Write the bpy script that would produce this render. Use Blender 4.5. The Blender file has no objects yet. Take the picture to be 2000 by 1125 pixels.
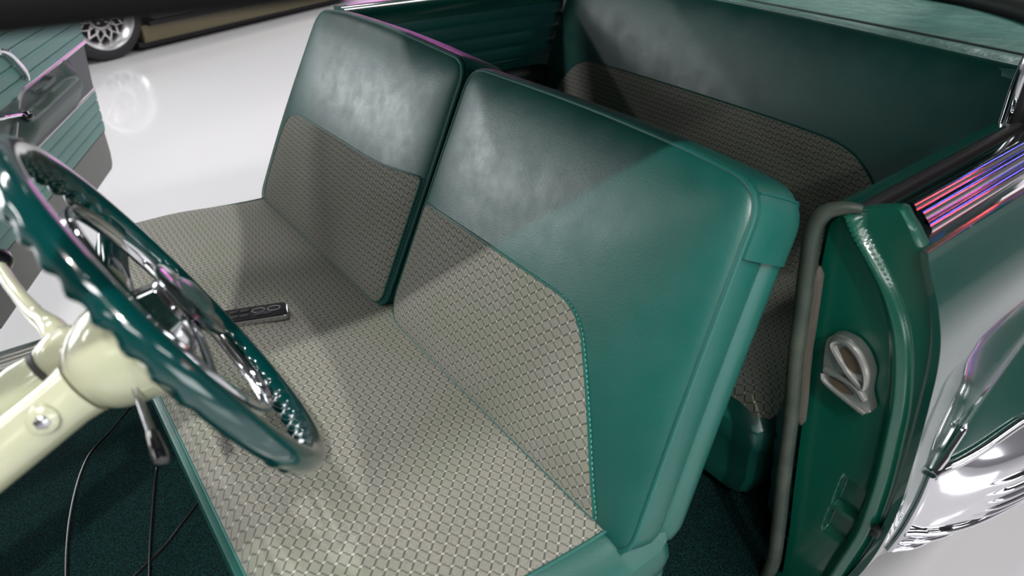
import bpy, bmesh, math, random
from mathutils import Vector, Matrix
random.seed(7)
sc = bpy.context.scene
COL = sc.collection
PI = math.pi
sin, cos = math.sin, math.cos

# ------------------------------------------------------------------ materials
MATS = {}
def S(h):  # sRGB 0-255 triple to linear
    return tuple(((c/255/12.92) if c/255 <= .04045 else ((c/255+.055)/1.055)**2.4) for c in h)

def mat(name, rgb, rough=.5, metal=0, coat=0, spec=.5, bump=None, var=None, sheen=0, coat_rough=.05):
    m = bpy.data.materials.new(name); m.use_nodes = True
    nt = m.node_tree; b = nt.nodes['Principled BSDF']
    c = S(rgb) + (1,)
    b.inputs['Base Color'].default_value = c
    b.inputs['Roughness'].default_value = rough
    b.inputs['Metallic'].default_value = metal
    b.inputs['Specular IOR Level'].default_value = spec
    b.inputs['Coat Weight'].default_value = coat
    b.inputs['Coat Roughness'].default_value = coat_rough
    if sheen:
        b.inputs['Sheen Weight'].default_value = sheen
        b.inputs['Sheen Roughness'].default_value = .5
    tc = nt.nodes.new('ShaderNodeTexCoord')
    if bump:
        sc_, st, dist = bump
        n = nt.nodes.new('ShaderNodeTexNoise'); n.inputs['Scale'].default_value = sc_
        n.inputs['Detail'].default_value = 3
        nt.links.new(tc.outputs['Object'], n.inputs['Vector'])
        bp = nt.nodes.new('ShaderNodeBump'); bp.inputs['Strength'].default_value = st
        bp.inputs['Distance'].default_value = dist
        nt.links.new(n.outputs['Fac'], bp.inputs['Height'])
        nt.links.new(bp.outputs['Normal'], b.inputs['Normal'])
    if var:
        sc_, rgb2, lo, hi = var
        n = nt.nodes.new('ShaderNodeTexNoise'); n.inputs['Scale'].default_value = sc_
        n.inputs['Detail'].default_value = 4
        nt.links.new(tc.outputs['Object'], n.inputs['Vector'])
        r = nt.nodes.new('ShaderNodeMapRange')
        r.inputs['From Min'].default_value = lo; r.inputs['From Max'].default_value = hi
        nt.links.new(n.outputs['Fac'], r.inputs['Value'])
        mx = nt.nodes.new('ShaderNodeMix'); mx.data_type = 'RGBA'
        mx.inputs['A'].default_value = c; mx.inputs['B'].default_value = S(rgb2) + (1,)
        nt.links.new(r.outputs['Result'], mx.inputs['Factor'])
        nt.links.new(mx.outputs['Result'], b.inputs['Base Color'])
    MATS[name] = m
    return m

def fabric_mat(name, pw=.0254, ph=.0266, swap=False):
    """woven cloth of staggered ovals: taupe cells, dark dashes, pale knots"""
    m = bpy.data.materials.new(name); m.use_nodes = True
    nt = m.node_tree; N = nt.nodes; L = nt.links
    b = N['Principled BSDF']
    tc = N.new('ShaderNodeTexCoord'); sx = N.new('ShaderNodeSeparateXYZ')
    L.new(tc.outputs['Object'], sx.inputs[0])
    def M(op, x, y=None, z=None):
        n = N.new('ShaderNodeMath'); n.operation = op
        for i, v in enumerate((x, y, z)):
            if v is None: continue
            if isinstance(v, (int, float)): n.inputs[i].default_value = v
            else: L.new(v, n.inputs[i])
        return n.outputs[0]
    X, Y = sx.outputs['X'], sx.outputs['Y']
    if swap: X, Y = Y, M('MULTIPLY', X, -1.0)
    X = M('DIVIDE', M('ADD', X, 10.0), pw); Y = M('DIVIDE', M('ADD', Y, 10.0), ph)
    u_ = M('ADD', X, Y); v_ = M('SUBTRACT', M('ADD', X, 20.0), Y)
    v_ = M('ADD', v_, M('MULTIPLY', M('SINE', M('MULTIPLY', u_, 2*PI)), .075))
    def near(v): return M('ABSOLUTE', M('SUBTRACT', M('FRACT', M('ADD', v, .5)), .5))
    du, dv = near(u_), near(v_)
    def sm(v, lo, hi):
        r = N.new('ShaderNodeMapRange'); r.interpolation_type = 'SMOOTHSTEP'
        r.inputs['From Min'].default_value = lo; r.inputs['From Max'].default_value = hi
        L.new(v, r.inputs['Value']); return r.outputs['Result']
    rr = M('SQRT', M('ADD', M('MULTIPLY', du, du), M('MULTIPLY', dv, dv)))
    ea = M('MULTIPLY', M('SUBTRACT', 1.0, sm(du, .045, .095)), .95)
    eb = M('MULTIPLY', M('SUBTRACT', 1.0, sm(dv, .04, .09)), .78)
    edge = M('MAXIMUM', ea, eb)
    knot = M('SUBTRACT', 1.0, sm(rr, .10, .15))
    tn = N.new('ShaderNodeTexNoise'); tn.inputs['Scale'].default_value = 700; L.new(tc.outputs['Object'], tn.inputs['Vector'])
    tn2 = N.new('ShaderNodeTexNoise'); tn2.inputs['Scale'].default_value = 7; L.new(tc.outputs['Object'], tn2.inputs['Vector'])
    def mix(A, B, f):
        n = N.new('ShaderNodeMix'); n.data_type = 'RGBA'
        for k, v in (('A', A), ('B', B)):
            if isinstance(v, tuple): n.inputs[k].default_value = S(v) + (1,)
            else: L.new(v, n.inputs[k])
        if isinstance(f, (int, float)): n.inputs['Factor'].default_value = f
        else: L.new(f, n.inputs['Factor'])
        return n.outputs['Result']
    base = mix((113, 111, 102), (144, 141, 132), sm(tn.outputs['Fac'], .35, .65))
    base = mix(base, (124, 126, 112), sm(tn2.outputs['Fac'], .4, .65))
    c = mix(base, (46, 52, 46), M('MULTIPLY', edge, .88))
    c = mix(c, (172, 174, 164), M('MULTIPLY', knot, .9))
    L.new(c, b.inputs['Base Color'])
    b.inputs['Roughness'].default_value = .82
    b.inputs['Specular IOR Level'].default_value = .35
    b.inputs['Sheen Weight'].default_value = .15
    hgt = M('ADD', M('MULTIPLY', M('SUBTRACT', 1.0, edge), 1.0), M('MULTIPLY', tn.outputs['Fac'], .6))
    bp = N.new('ShaderNodeBump'); bp.inputs['Strength'].default_value = .5; bp.inputs['Distance'].default_value = .0012
    L.new(hgt, bp.inputs['Height']); L.new(bp.outputs['Normal'], b.inputs['Normal'])
    MATS[name] = m
    return m

VINYL = mat('vinyl_green', (17, 82, 73), .37, bump=(300, .3, .0009), spec=.6, var=(3, (14, 73, 66), .4, .65))
def mottle(m, lo, hi, scale):
    nt = m.node_tree; n = nt.nodes.new('ShaderNodeTexNoise'); n.inputs['Scale'].default_value = scale; n.inputs['Detail'].default_value = 7
    n.inputs['Roughness'].default_value = .65
    tc = next(k for k in nt.nodes if k.type == 'TEX_COORD'); nt.links.new(tc.outputs['Object'], n.inputs['Vector'])
    r = nt.nodes.new('ShaderNodeMapRange'); r.inputs['From Min'].default_value = .35; r.inputs['From Max'].default_value = .65
    r.inputs['To Min'].default_value = lo; r.inputs['To Max'].default_value = hi
    nt.links.new(n.outputs['Fac'], r.inputs['Value']); nt.links.new(r.outputs['Result'], nt.nodes['Principled BSDF'].inputs['Roughness'])
mottle(VINYL, .34, .45, 18)
SHELFV = mat('vinyl_shelf', (52, 104, 96), .42, bump=(14, .35, .02), spec=.5, var=(9, (74, 124, 114), .4, .7))
PANELV = mat('vinyl_pleat', (18, 88, 84), .4, bump=(300, .15, .0008))
DOORV = mat('door_vinyl', (84, 128, 120), .42, bump=(200, .15, .001))  # teal vinyl, paled by the grazing reflection put into its colour
DOORG = mat('door_vinyl_reflection', (96, 98, 92), .4, bump=(200, .15, .001))  # same teal vinyl, the white floor's reflection put into the colour as grey
ARMV = mat('armrest_vinyl', (56, 74, 68), .45, bump=(200, .1, .001))  # same vinyl again, greyed in its colour for the floor's reflection
FAB = fabric_mat('patterned_cloth')
FABC = fabric_mat('patterned_cloth_cushion', swap=True)
PAINT = mat('green_paint', (6, 66, 56), .22, coat=1, spec=.5, coat_rough=.03)
JAMBP = mat('jamb_paint', (4, 88, 69), .3, coat=.6, bump=(14, .1, .006), coat_rough=.12)
WHEELG = mat('wheel_enamel', (2, 50, 49), .12, coat=1)
CHROME = mat('chrome', (222, 222, 226), .07, metal=1)
TRIMM = mat('bright_trim', (222, 222, 220), .28, metal=1)
RAILM = mat('black_drip_rail', (9, 9, 10), .6, spec=.12)
CHROMED = mat('horn_cap_glass', (18, 40, 36), .08, coat=1)
EMB = mat('horn_dome', (70, 92, 86), .1, coat=1)
ALU = mat('cast_aluminium', (176, 176, 172), .38, metal=.85, bump=(90, .3, .002))
RUBBER = mat('rubber', (30, 30, 30), .55, bump=(60, .2, .002))
SEALG = mat('weatherstrip_rubber', (50, 60, 52), .5, bump=(50, .3, .003), var=(20, (66, 74, 64), .45, .65))
BACKR = mat('aged_rubber', (78, 74, 66), .7, bump=(60, .3, .003))
CREAM = mat('cream_enamel', (170, 170, 146), .16, coat=.8, var=(6, (160, 163, 138), .45, .6))
CARPET = mat('teal_carpet', (14, 50, 49), .95, bump=(350, 1.0, .006), spec=.1, var=(260, (4, 18, 18), .35, .6))
DARKB = mat('black_board', (14, 16, 16), .6, bump=(80, .2, .002))
BLACK = mat('black_plastic', (12, 12, 13), .3)
BLACKG = mat('black_gloss', (10, 9, 12), .12, coat=1)
FACE = mat('controller_face', (24, 22, 27), .5, spec=.25)
BUTTON = mat('button_rubber', (38, 36, 40), .5)
RING = mat('button_ring', (140, 138, 142), .4)
SILVER = mat('silver_edge', (190, 190, 195), .2, metal=1)
FLOOR = mat('white_epoxy', (226, 225, 226), .12, coat=.3, spec=.5)
WALLM = mat('showroom_wall', (150, 150, 152), .7)
CEILM = mat('showroom_ceiling', (30, 30, 32), .8)
TIRE = mat('tire_rubber', (34, 34, 36), .65, bump=(40, .2, .004))
WELL = mat('dark_recess', (7, 7, 8), .7)
MAG = mat('polished_alloy', (226, 225, 226), .3, metal=1)
OLIVE = mat('bronze_paint', (92, 84, 58), .35, coat=.4)
DARKP = mat('charcoal_paint', (42, 42, 46), .28, coat=.6)
HEAD = mat('headliner', (150, 158, 140), .9)
STITCH = mat('stitch_thread', (88, 150, 138), .7)
PIPE = mat('piping_vinyl', (20, 84, 76), .38)
PIPEG = mat('piping_dark', (30, 58, 52), .42)
SCREW = mat('screw_steel', (200, 198, 190), .25, metal=1)
CAVITY = mat('brown_cavity', (84, 72, 58), .7, bump=(120, .4, .003))  # brown for the darker patches inside the striker ribs

def glass_mat():
    m = bpy.data.materials.new('window_glass'); m.use_nodes = True
    nt = m.node_tree; N = nt.nodes; L = nt.links
    for n in list(N): N.remove(n)
    o = N.new('ShaderNodeOutputMaterial'); mx = N.new('ShaderNodeMixShader')
    t = N.new('ShaderNodeBsdfTransparent'); t.inputs[0].default_value = (.86, .92, .9, 1)
    g = N.new('ShaderNodeBsdfGlossy'); g.inputs['Roughness'].default_value = .02
    f = N.new('ShaderNodeFresnel'); f.inputs[0].default_value = 1.45
    L.new(f.outputs[0], mx.inputs[0]); L.new(t.outputs[0], mx.inputs[1]); L.new(g.outputs[0], mx.inputs[2])
    L.new(mx.outputs[0], o.inputs[0]); return m
GLASS = glass_mat()

# ------------------------------------------------------------------ helpers
def V(*a): return Vector(a if len(a) > 1 else a[0])

def empty(name, loc, label, cat, group=None):
    o = bpy.data.objects.new(name, None); COL.objects.link(o)
    o.location = loc; o.empty_display_size = .05; o['kind'] = 'thing'
    o['label'] = label; o['category'] = cat
    if group: o['group'] = group
    return o

def build(name, bm, m, parent=None, local=None, smooth=True, label=None, angle=None, world=True):
    """link a bmesh as ONE object. world=True: verts are world coordinates, moved into the parent's frame.
    local: matrix (child frame relative to parent) - verts are in that frame already."""
    me = bpy.data.meshes.new(name)
    if parent is not None and local is None and world:
        bm.transform(world_of(parent).inverted())
    bmesh.ops.recalc_face_normals(bm, faces=bm.faces)
    bm.to_mesh(me); bm.free()
    if m: me.materials.append(m)
    if smooth:
        for p in me.polygons: p.use_smooth = True
        try: me.set_sharp_from_angle(angle=math.radians(angle or 42))
        except Exception: pass
    o = bpy.data.objects.new(name, me); COL.objects.link(o)
    if parent is not None:
        o.parent = parent
        if local is not None: o.matrix_local = local
    if label: o['label'] = label
    return o

def world_of(o):
    mw = o.matrix_basis.copy()
    while o.parent:
        o = o.parent; mw = o.matrix_basis @ mw
    return mw

def spline(pts, n=8, closed=False):
    P = [V(p) for p in pts]; out = []
    m = len(P)
    rng = range(m if closed else m-1)
    for i in rng:
        p0 = P[(i-1) % m] if (closed or i > 0) else P[0]*2-P[1]
        p1 = P[i]; p2 = P[(i+1) % m]
        p3 = P[(i+2) % m] if (closed or i+2 < m) else P[-1]*2-P[-2]
        for k in range(n):
            t = k/n
            out.append(.5*((2*p1)+(p2-p0)*t+(2*p0-5*p1+4*p2-p3)*t*t+(3*p1-p0-3*p2+p3)*t**3))
    if not closed: out.append(P[-1].copy())
    return out

def tube(bm, path, r, seg=10, closed=False, cap=True, sec=None, up=None):
    """sweep a circle (or section function sec(i, ang)->(a,b)) along path with parallel transport"""
    P = [V(p) for p in path]; n = len(P)
    T = []
    for i in range(n):
        if closed: t = P[(i+1) % n]-P[(i-1) % n]
        else: t = P[min(i+1, n-1)]-P[max(i-1, 0)]
        T.append(t.normalized() if t.length > 1e-9 else V(0, 0, 1))
    u = V(up) if up is not None else (V(0, 0, 1) if abs(T[0].z) < .9 else V(1, 0, 0))
    rings = []
    for i in range(n):
        if up is not None: u = V(up)
        u = (u-T[i]*u.dot(T[i]))
        u = u.normalized() if u.length > 1e-6 else T[i].orthogonal().normalized()
        v = T[i].cross(u)
        ri = r[i] if isinstance(r, (list, tuple)) else r
        ring = []
        for k in range(seg):
            a = 2*PI*k/seg
            ca, cb = (sec(i, a) if sec else (ri*cos(a), ri*sin(a)))
            ring.append(bm.verts.new(P[i]+u*ca+v*cb))
        rings.append(ring)
    for i in range(n if closed else n-1):
        A, B = rings[i], rings[(i+1) % n]
        for k in range(seg):
            bm.faces.new((A[k], A[(k+1) % seg], B[(k+1) % seg], B[k]))
    if cap and not closed:
        bm.faces.new(rings[0][::-1]); bm.faces.new(rings[-1])
    return rings

def box(bm, lo, hi, bev=0, seg=2):
    vs = [bm.verts.new((x, y, z)) for x in (lo[0], hi[0]) for y in (lo[1], hi[1]) for z in (lo[2], hi[2])]
    fs = [(0, 1, 3, 2), (4, 6, 7, 5), (0, 4, 5, 1), (2, 3, 7, 6), (0, 2, 6, 4), (1, 5, 7, 3)]
    F = [bm.faces.new([vs[i] for i in f]) for f in fs]
    if bev:
        es = list({e for f in F for e in f.edges})
        bmesh.ops.bevel(bm, geom=es, offset=bev, segments=seg, profile=.5, affect='EDGES')

def lathe(bm, prof, center, axis, seg=32, cap=True):
    """prof: list of (along, radius)"""
    ax = V(axis).normalized(); u = ax.orthogonal().normalized(); v = ax.cross(u); c = V(center)
    rings = []
    for a, r in prof:
        rings.append([bm.verts.new(c+ax*a+(u*cos(2*PI*k/seg)+v*sin(2*PI*k/seg))*max(r, 1e-4)) for k in range(seg)])
    for A, B in zip(rings, rings[1:]):
        for k in range(seg): bm.faces.new((A[k], A[(k+1) % seg], B[(k+1) % seg], B[k]))
    if cap: bm.faces.new(rings[0][::-1]); bm.faces.new(rings[-1])

def grid(bm, f, us, vs):
    R = [[bm.verts.new(f(u, v)) for v in vs] for u in us]
    for i in range(len(us)-1):
        for j in range(len(vs)-1):
            bm.faces.new((R[i][j], R[i+1][j], R[i+1][j+1], R[i][j+1]))
    return R

def sheet(bm, f, us, vs, off):
    """grid with thickness: off is a vector added for the second skin"""
    off = V(off)
    A = grid(bm, f, us, vs)
    B = grid(bm, lambda u, v: V(f(u, v))+off, us, vs)
    n, m = len(us), len(vs)
    for i in range(n-1):
        bm.faces.new((A[i][0], B[i][0], B[i+1][0], A[i+1][0])); bm.faces.new((A[i][m-1], A[i+1][m-1], B[i+1][m-1], B[i][m-1]))
    for j in range(m-1):
        bm.faces.new((A[0][j], A[0][j+1], B[0][j+1], B[0][j])); bm.faces.new((A[n-1][j], B[n-1][j], B[n-1][j+1], A[n-1][j+1]))

def lin(a, b, n): return [a+(b-a)*i/(n-1) for i in range(n)]

def prism(bm, poly, fmap, d0, d1, bev=0):
    """poly of 2-D points; fmap(p, d)->3-D; between depths d0 and d1"""
    A = [bm.verts.new(fmap(p, d0)) for p in poly]; B = [bm.verts.new(fmap(p, d1)) for p in poly]
    n = len(poly)
    fa = bm.faces.new(A); fb = bm.faces.new(B[::-1])
    for i in range(n): bm.faces.new((A[i], B[i], B[(i+1) % n], A[(i+1) % n]))
    if bev:
        es = list(fa.edges)+list(fb.edges)
        bmesh.ops.bevel(bm, geom=es, offset=bev, segments=2, profile=.5, affect='EDGES')

def round_poly(corners, rad, seg=8):
    out = []; n = len(corners)
    for i, c in enumerate(corners):
        c = V(c); p = V(corners[i-1]); q = V(corners[(i+1) % n]); r = rad[i] if isinstance(rad, (list, tuple)) else rad
        a = c+(p-c).normalized()*min(r, (p-c).length*.48); b = c+(q-c).normalized()*min(r, (q-c).length*.48)
        for k in range(seg+1):
            t = k/seg
            out.append((1-t)**2*a+2*t*(1-t)*c+t*t*b)
    return out

def resample(pts, n):
    P = [V(p) for p in pts]; L = [0]
    for i in range(len(P)): L.append(L[-1]+(P[(i+1) % len(P)]-P[i]).length)
    out = []; j = 0
    for k in range(n):
        d = L[-1]*k/n
        while L[j+1] < d: j += 1
        t = (d-L[j])/max(L[j+1]-L[j], 1e-9)
        out.append(P[j].lerp(P[(j+1) % len(P)], t))
    return out

def sstep(x, a=0., b=1.):
    t = max(0, min(1, (x-a)/(b-a))); return t*t*(3-2*t)

# ------------------------------------------------------------------ camera (24 mm, held at head height in the open driver's door)
cam = bpy.data.cameras.new('camera'); cam.lens = 23.99; cam.sensor_width = 36; cam.clip_start = .01
co = bpy.data.objects.new('camera', cam); COL.objects.link(co)
vx = V(2080, -840.5, 1333).normalized()
vy = V(-1212, -885.5, 1333); vy = (vy-vx*vx.dot(vy)).normalized()
vz = vx.cross(vy)
if vz.y > 0: vz = -vz
# rows: world axes in camera-image coordinates (right, down, forward)
R = Matrix((vx, vy, vz))
right = R @ V(1, 0, 0); down = R @ V(0, 1, 0); fwd = R @ V(0, 0, 1)
rm = Matrix((right, -down, -fwd)).transposed()
co.matrix_world = Matrix.Translation((0, 0, 1.52)) @ rm.to_4x4()
cam.dof.use_dof = True; cam.dof.focus_distance = 1.42; cam.dof.aperture_fstop = 3.2
sc.camera = co

# ------------------------------------------------------------------ showroom
def struct(name, bm, m):
    o = build(name, bm, m, smooth=False); o['kind'] = 'structure'; return o
bm = bmesh.new(); box(bm, (-10, -9, -.1), (14, 15, 0)); struct('floor', bm, FLOOR)
bm = bmesh.new(); box(bm, (-10, -9, 5), (14, 15, 5.1)); struct('ceiling', bm, CEILM)
bm = bmesh.new(); box(bm, (-10.1, -9, 0), (-10, 15, 5)); struct('wall_front', bm, WALLM)
bm = bmesh.new(); box(bm, (14, -9, 0), (14.1, 15, 5)); struct('wall_back', bm, WALLM)
bm = bmesh.new(); box(bm, (-10, -9.1, 0), (14, -9, 5)); struct('wall_left', bm, WALLM)
bm = bmesh.new(); box(bm, (-10, 15, 0), (14, 15.1, 5)); struct('wall_right', bm, WALLM)

# ------------------------------------------------------------------ front bench seat
YC = 1.195
bench = empty('front_bench_seat', (.4, YC, .27), 'green vinyl front bench seat with two patterned cloth backrests behind the steering wheel', 'car seat')

def cush_z(x, y, x0, x1, y0, y1, z0, crown, rx=.055, ry=.13, fall=.45):
    dy = min(y-y0, y1-y); dx = x-x0
    fy = 1-(1-min(max(dy, 0)/ry, 1))**2.4
    fx = 1-(1-min(max(dx, 0)/rx, 1))**2.4
    return z0+crown*fy*(.25+.75*fx)*(1-fall*sstep(x, x0+.2, x1-.08))-.03*(1-fx)

CX0, CX1, CY0, CY1 = .058, .64, .395, 1.995
def cz(x, y): return cush_z(x, y, CX0, CX1, CY0, CY1, .575, .068, .075, .095)
bm = bmesh.new()
out = resample(round_poly([(CX0, CY0, 0), (CX0, CY1, 0), (CX1, CY1, 0), (CX1, CY0, 0)], [.09, .15, .03, .03]), 220)
cen = V((CX0+CX1)/2, YC, 0)
def crings(outline, cen, zf, ks):
    return [[V(cen.x+(p.x-cen.x)*k, cen.y+(p.y-cen.y)*k, zf(cen.x+(p.x-cen.x)*k, cen.y+(p.y-cen.y)*k)) for p in outline] for k in ks]
def stitch_rings(bm, rings, cap0=True, cap1=True):
    RR = [[bm.verts.new(p) for p in r] for r in rings]; n = len(RR[0])
    for A, B in zip(RR, RR[1:]):
        for i in range(n): bm.faces.new((A[i], A[(i+1) % n], B[(i+1) % n], B[i]))
    if cap0: bm.faces.new(RR[0])
    if cap1: bm.faces.new(RR[-1][::-1])
def inset_box(p, d):   # pull outline points inward by d (rough, by axis)
    return V(max(CX0+d, min(CX1-d, p.x)), max(CY0+d, min(CY1-d, p.y)), 0)
rings = crings(out, cen, cz, [.02]+lin(.1, 1, 16))
edge = rings[-1]
for dz, ins in ((-.012, -.004), (-.03, -.006), (-.055, -.004), (-.062, .002), (-.068, -.003), (-.11, -.003), (-.16, .0), (-.2, .012)):
    rings.append([V(cen.x+(p.x-cen.x)*(1-ins/.3), cen.y+(p.y-cen.y)*(1-ins/.8), .572+dz) for p in edge])
stitch_rings(bm, rings)
build('seat_cushion', bm, VINYL, bench)
cushion = bench.children[0]

def inside_fab(k): pass
fo = resample(round_poly([(.066, .462, 0), (.066, 1.962, 0), (.62, 1.965, 0), (.62, .455, 0)], [.06, .13, .02, .02]), 220)
fcen = V(.33, YC, 0)
bm = bmesh.new()
stitch_rings(bm, crings(fo, fcen, lambda x, y: cz(x, y)+.0035, [.01]+lin(.05, 1, 26)) + crings(fo, fcen, lambda x, y: cz(x, y)-.004, [1.001]), True, False)
build('fabric_panel', bm, FABC, cushion, label='patterned grey cloth panel')
bm = bmesh.new()
pp = [V(p.x, p.y, cz(p.x, p.y)+.004) for p in fo if p.x < .6]
# order the path so it starts and ends at the back
i0 = next(i for i in range(len(fo)) if fo[i].x < .6 and fo[i-1].x >= .6)
path = [fo[(i0+i) % len(fo)] for i in range(len(fo))]
path = [V(p.x, p.y, cz(p.x, p.y)+.0035) for p in path if p.x < .6]
tube(bm, path, .0036, 8)
build('piping', bm, PIPE, cushion)
# seat base frame under the cushion
bm = bmesh.new(); box(bm, (.1, .47, .272), (.66, 1.92, .40), .015)
build('seat_base', bm, DARKB, bench)

# --- backrests
TH = math.radians(25)
def seat_frame(ox, oy, oz, th):
    return Matrix(((0, sin(th), cos(th), ox), (1, 0, 0, oy), (0, cos(th), -sin(th), oz), (0, 0, 0, 1)))

class Pad:
    def __init__(s, corners, rad, bulge, n=200, power=3.2):
        s.o = resample(round_poly([V(c[0], c[1], 0) for c in corners], rad, 10), n)
        s.c = sum(s.o, V(0, 0, 0))/n
        s.b, s.pw = bulge, power
        s.ang = sorted((math.atan2(p.y-s.c.y, p.x-s.c.x), (p-s.c).length) for p in s.o)
    def rad(s, a):
        A = s.ang
        for i in range(len(A)):
            if A[i][0] >= a:
                (a0, r0), (a1, r1) = A[i-1], A[i]
                if i == 0: a0 -= 2*PI
                break
        else:
            (a0, r0), (a1, r1) = A[-1], A[0]; a1 += 2*PI
        t = (a-a0)/max(a1-a0, 1e-9); return r0+(r1-r0)*t
    def sz(s, u, v):
        d = math.hypot(u-s.c.x, v-s.c.y)
        return d/s.rad(math.atan2(v-s.c.y, u-s.c.x)) if d > 1e-6 else 0
    def z(s, u, v):
        k = min(1, s.sz(u, v)); return -s.b*(1-k**s.pw)-.012*math.sqrt(max(0, 1-k**14))
    def ring(s, k, z=None, grow=0):
        r = []
        n = len(s.o)
        for i, p in enumerate(s.o):
            q = s.c+(p-s.c)*k
            if grow:
                t = (s.o[(i+1) % n]-s.o[i-1]).normalized(); nn = V(t.y, -t.x, 0)
                if nn.dot(p-s.c) < 0: nn = -nn
                q = q+nn*grow
            r.append(V(q.x, q.y, s.z(q.x, q.y) if z is None else z))
        return r

KS = [.03]+lin(.1, .8, 10)+[.85, .9, .93, .95, .965, .977, .986, .993, .9975]
def backrest(label_fab, corners, rad, fab, outer_side, parent, name='backrest', ox=.55, oz=.6, depth=.14):
    M = seat_frame(ox, 0, oz, TH)
    M = Matrix.Translation(-parent.location) @ M
    pad = Pad(corners, rad, .022)
    bm = bmesh.new()
    rings = [pad.ring(k) for k in KS]
    prof = [(.0, 0), (.012, .003), (.03, .005), (.05, .005), (.061, .002), (.066, -.003), (.070, .001), (.082, .008), (.1, .009), (.115, .004), (.125, -.008), (.129, -.025)]
    for z, g in prof: rings.append(pad.ring(1, z*depth/.125, g))
    rings.append(pad.ring(.5, .131*depth/.125)); rings.append(pad.ring(.05, .131*depth/.125))
    stitch_rings(bm, rings)
    br = build(name, bm, VINYL, parent, local=M)
    # piping round the front panel
    bm = bmesh.new(); tube(bm, pad.ring(1, -.001, .0015), .0042, 8, closed=True)
    build('piping', bm, PIPE, br, local=Matrix())
    # cloth insert
    fo = resample(round_poly([V(p[0], p[1], 0) for p in fab[0]], fab[1], 8), 200)
    fc = sum(fo, V(0, 0, 0))/len(fo)
    bm = bmesh.new()
    def fz(p, d): return V(p.x, p.y, pad.z(p.x, p.y)-d)
    rr = [[fz(fc+(p-fc)*k, .0028) for p in fo] for k in [.02]+lin(.07, 1, 26)]
    rr.append([fz(fc+(p-fc)*1.001, -.003) for p in fo])
    stitch_rings(bm, rr, True, False)
    build('fabric_panel', bm, FAB, br, local=Matrix(), label='patterned grey cloth lower half of the backrest')
    # raised seam welt and row of stitches along the insert
    bm = bmesh.new()
    seam = [p for p in fo]
    tube(bm, [fz(fc+(p-fc)*1.006, .0015) for p in seam], .0026, 6, closed=True)
    build('welt', bm, PIPE, br, local=Matrix())
    bm = bmesh.new()
    dense = resample([fc+(p-fc)*1.018 for p in fo], 420)
    for i in range(0, 420, 2):
        a, b = fz(dense[i], .001), fz(dense[(i+1) % 420], .001)
        tube(bm, [a, b], .0009, 4)
    build('stitching', bm, STITCH, br, local=Matrix())
    # cap that wraps over the top band and ends partway down the outer side
    n = len(pad.o)
    vmin = .478
    idx = [i for i in range(n) if pad.o[i].y > vmin]
    st = next(i for i in idx if (i-1) % n not in idx)
    idx = [(st+k) % n for k in range(len(idx))]
    bm = bmesh.new()
    secs = []
    prof2 = [(.004, .001), (.006, .0075), (.02, .0105), (.05, .012), (.09, .014), (.112, .014), (.13, .008), (.14, -.006), (.142, -.03), (.12, -.03), (.1, -.002), (.05, -.002), (.01, -.002)]
    for i in idx:
        p = pad.o[i]; t = (pad.o[(i+1) % n]-pad.o[i-1]).normalized(); nn = V(t.y, -t.x, 0)
        if nn.dot(p-pad.c) < 0: nn = -nn
        secs.append([bm.verts.new(V(p.x, p.y, 0)+nn*g+V(0, 0, z)) for z, g in prof2])
    for A, B in zip(secs, secs[1:]):
        for k in range(len(prof2)): bm.faces.new((A[k], A[(k+1) % len(prof2)], B[(k+1) % len(prof2)], B[k]))
    bm.faces.new(secs[0][::-1]); bm.faces.new(secs[-1])
    build('top_cap', bm, VINYL, br, local=Matrix(), angle=60)
    # stitched seam across the top corner
    bm = bmesh.new()
    ic = max(idx, key=lambda i: pad.o[i].y*1.0+abs(pad.o[i].x-YC)*.9)
    p = pad.o[ic]; t = (pad.o[(ic+1) % n]-pad.o[ic-1]).normalized(); nn = V(t.y, -t.x, 0)
    if nn.dot(p-pad.c) < 0: nn = -nn
    tube(bm, [V(p.x, p.y, 0)+nn*(g+.0005)+V(0, 0, z) for z, g in prof2[1:8]], .0022, 6)
    build('seam', bm, PIPE, br, local=Matrix())
    return br

drv = backrest('', [(.408, -.014), (.44, .26), (.472, .58), (.6, .592), (.85, .597), (1.178, .588), (1.181, .3), (1.178, .01)],
         [.05, .2, .05, .08, .2, .045, .2, .07],
         ([(1.168, .291), (.985, .3), (.66, .3), (.566, .164), (.478, .013), (.80, .014), (1.165, .017)], [.012, .1, .06, .2, .015, .1, .045]), 0, bench)
pas = backrest('', [(1.206, .01), (1.2, .3), (1.205, .592), (1.55, .602), (1.80, .594), (1.925, .576), (1.975, .26), (1.985, -.008)],
         [.05, .2, .045, .2, .08, .05, .2, .05],
         ([(1.214, .333), (1.37, .309), (1.62, .305), (1.868, .296), (1.912, .238), (1.925, .10), (1.925, .013), (1.6, .014), (1.216, .017)], [.012, .08, .1, .075, .03, .05, .02, .1, .04]), 1, bench)

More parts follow.
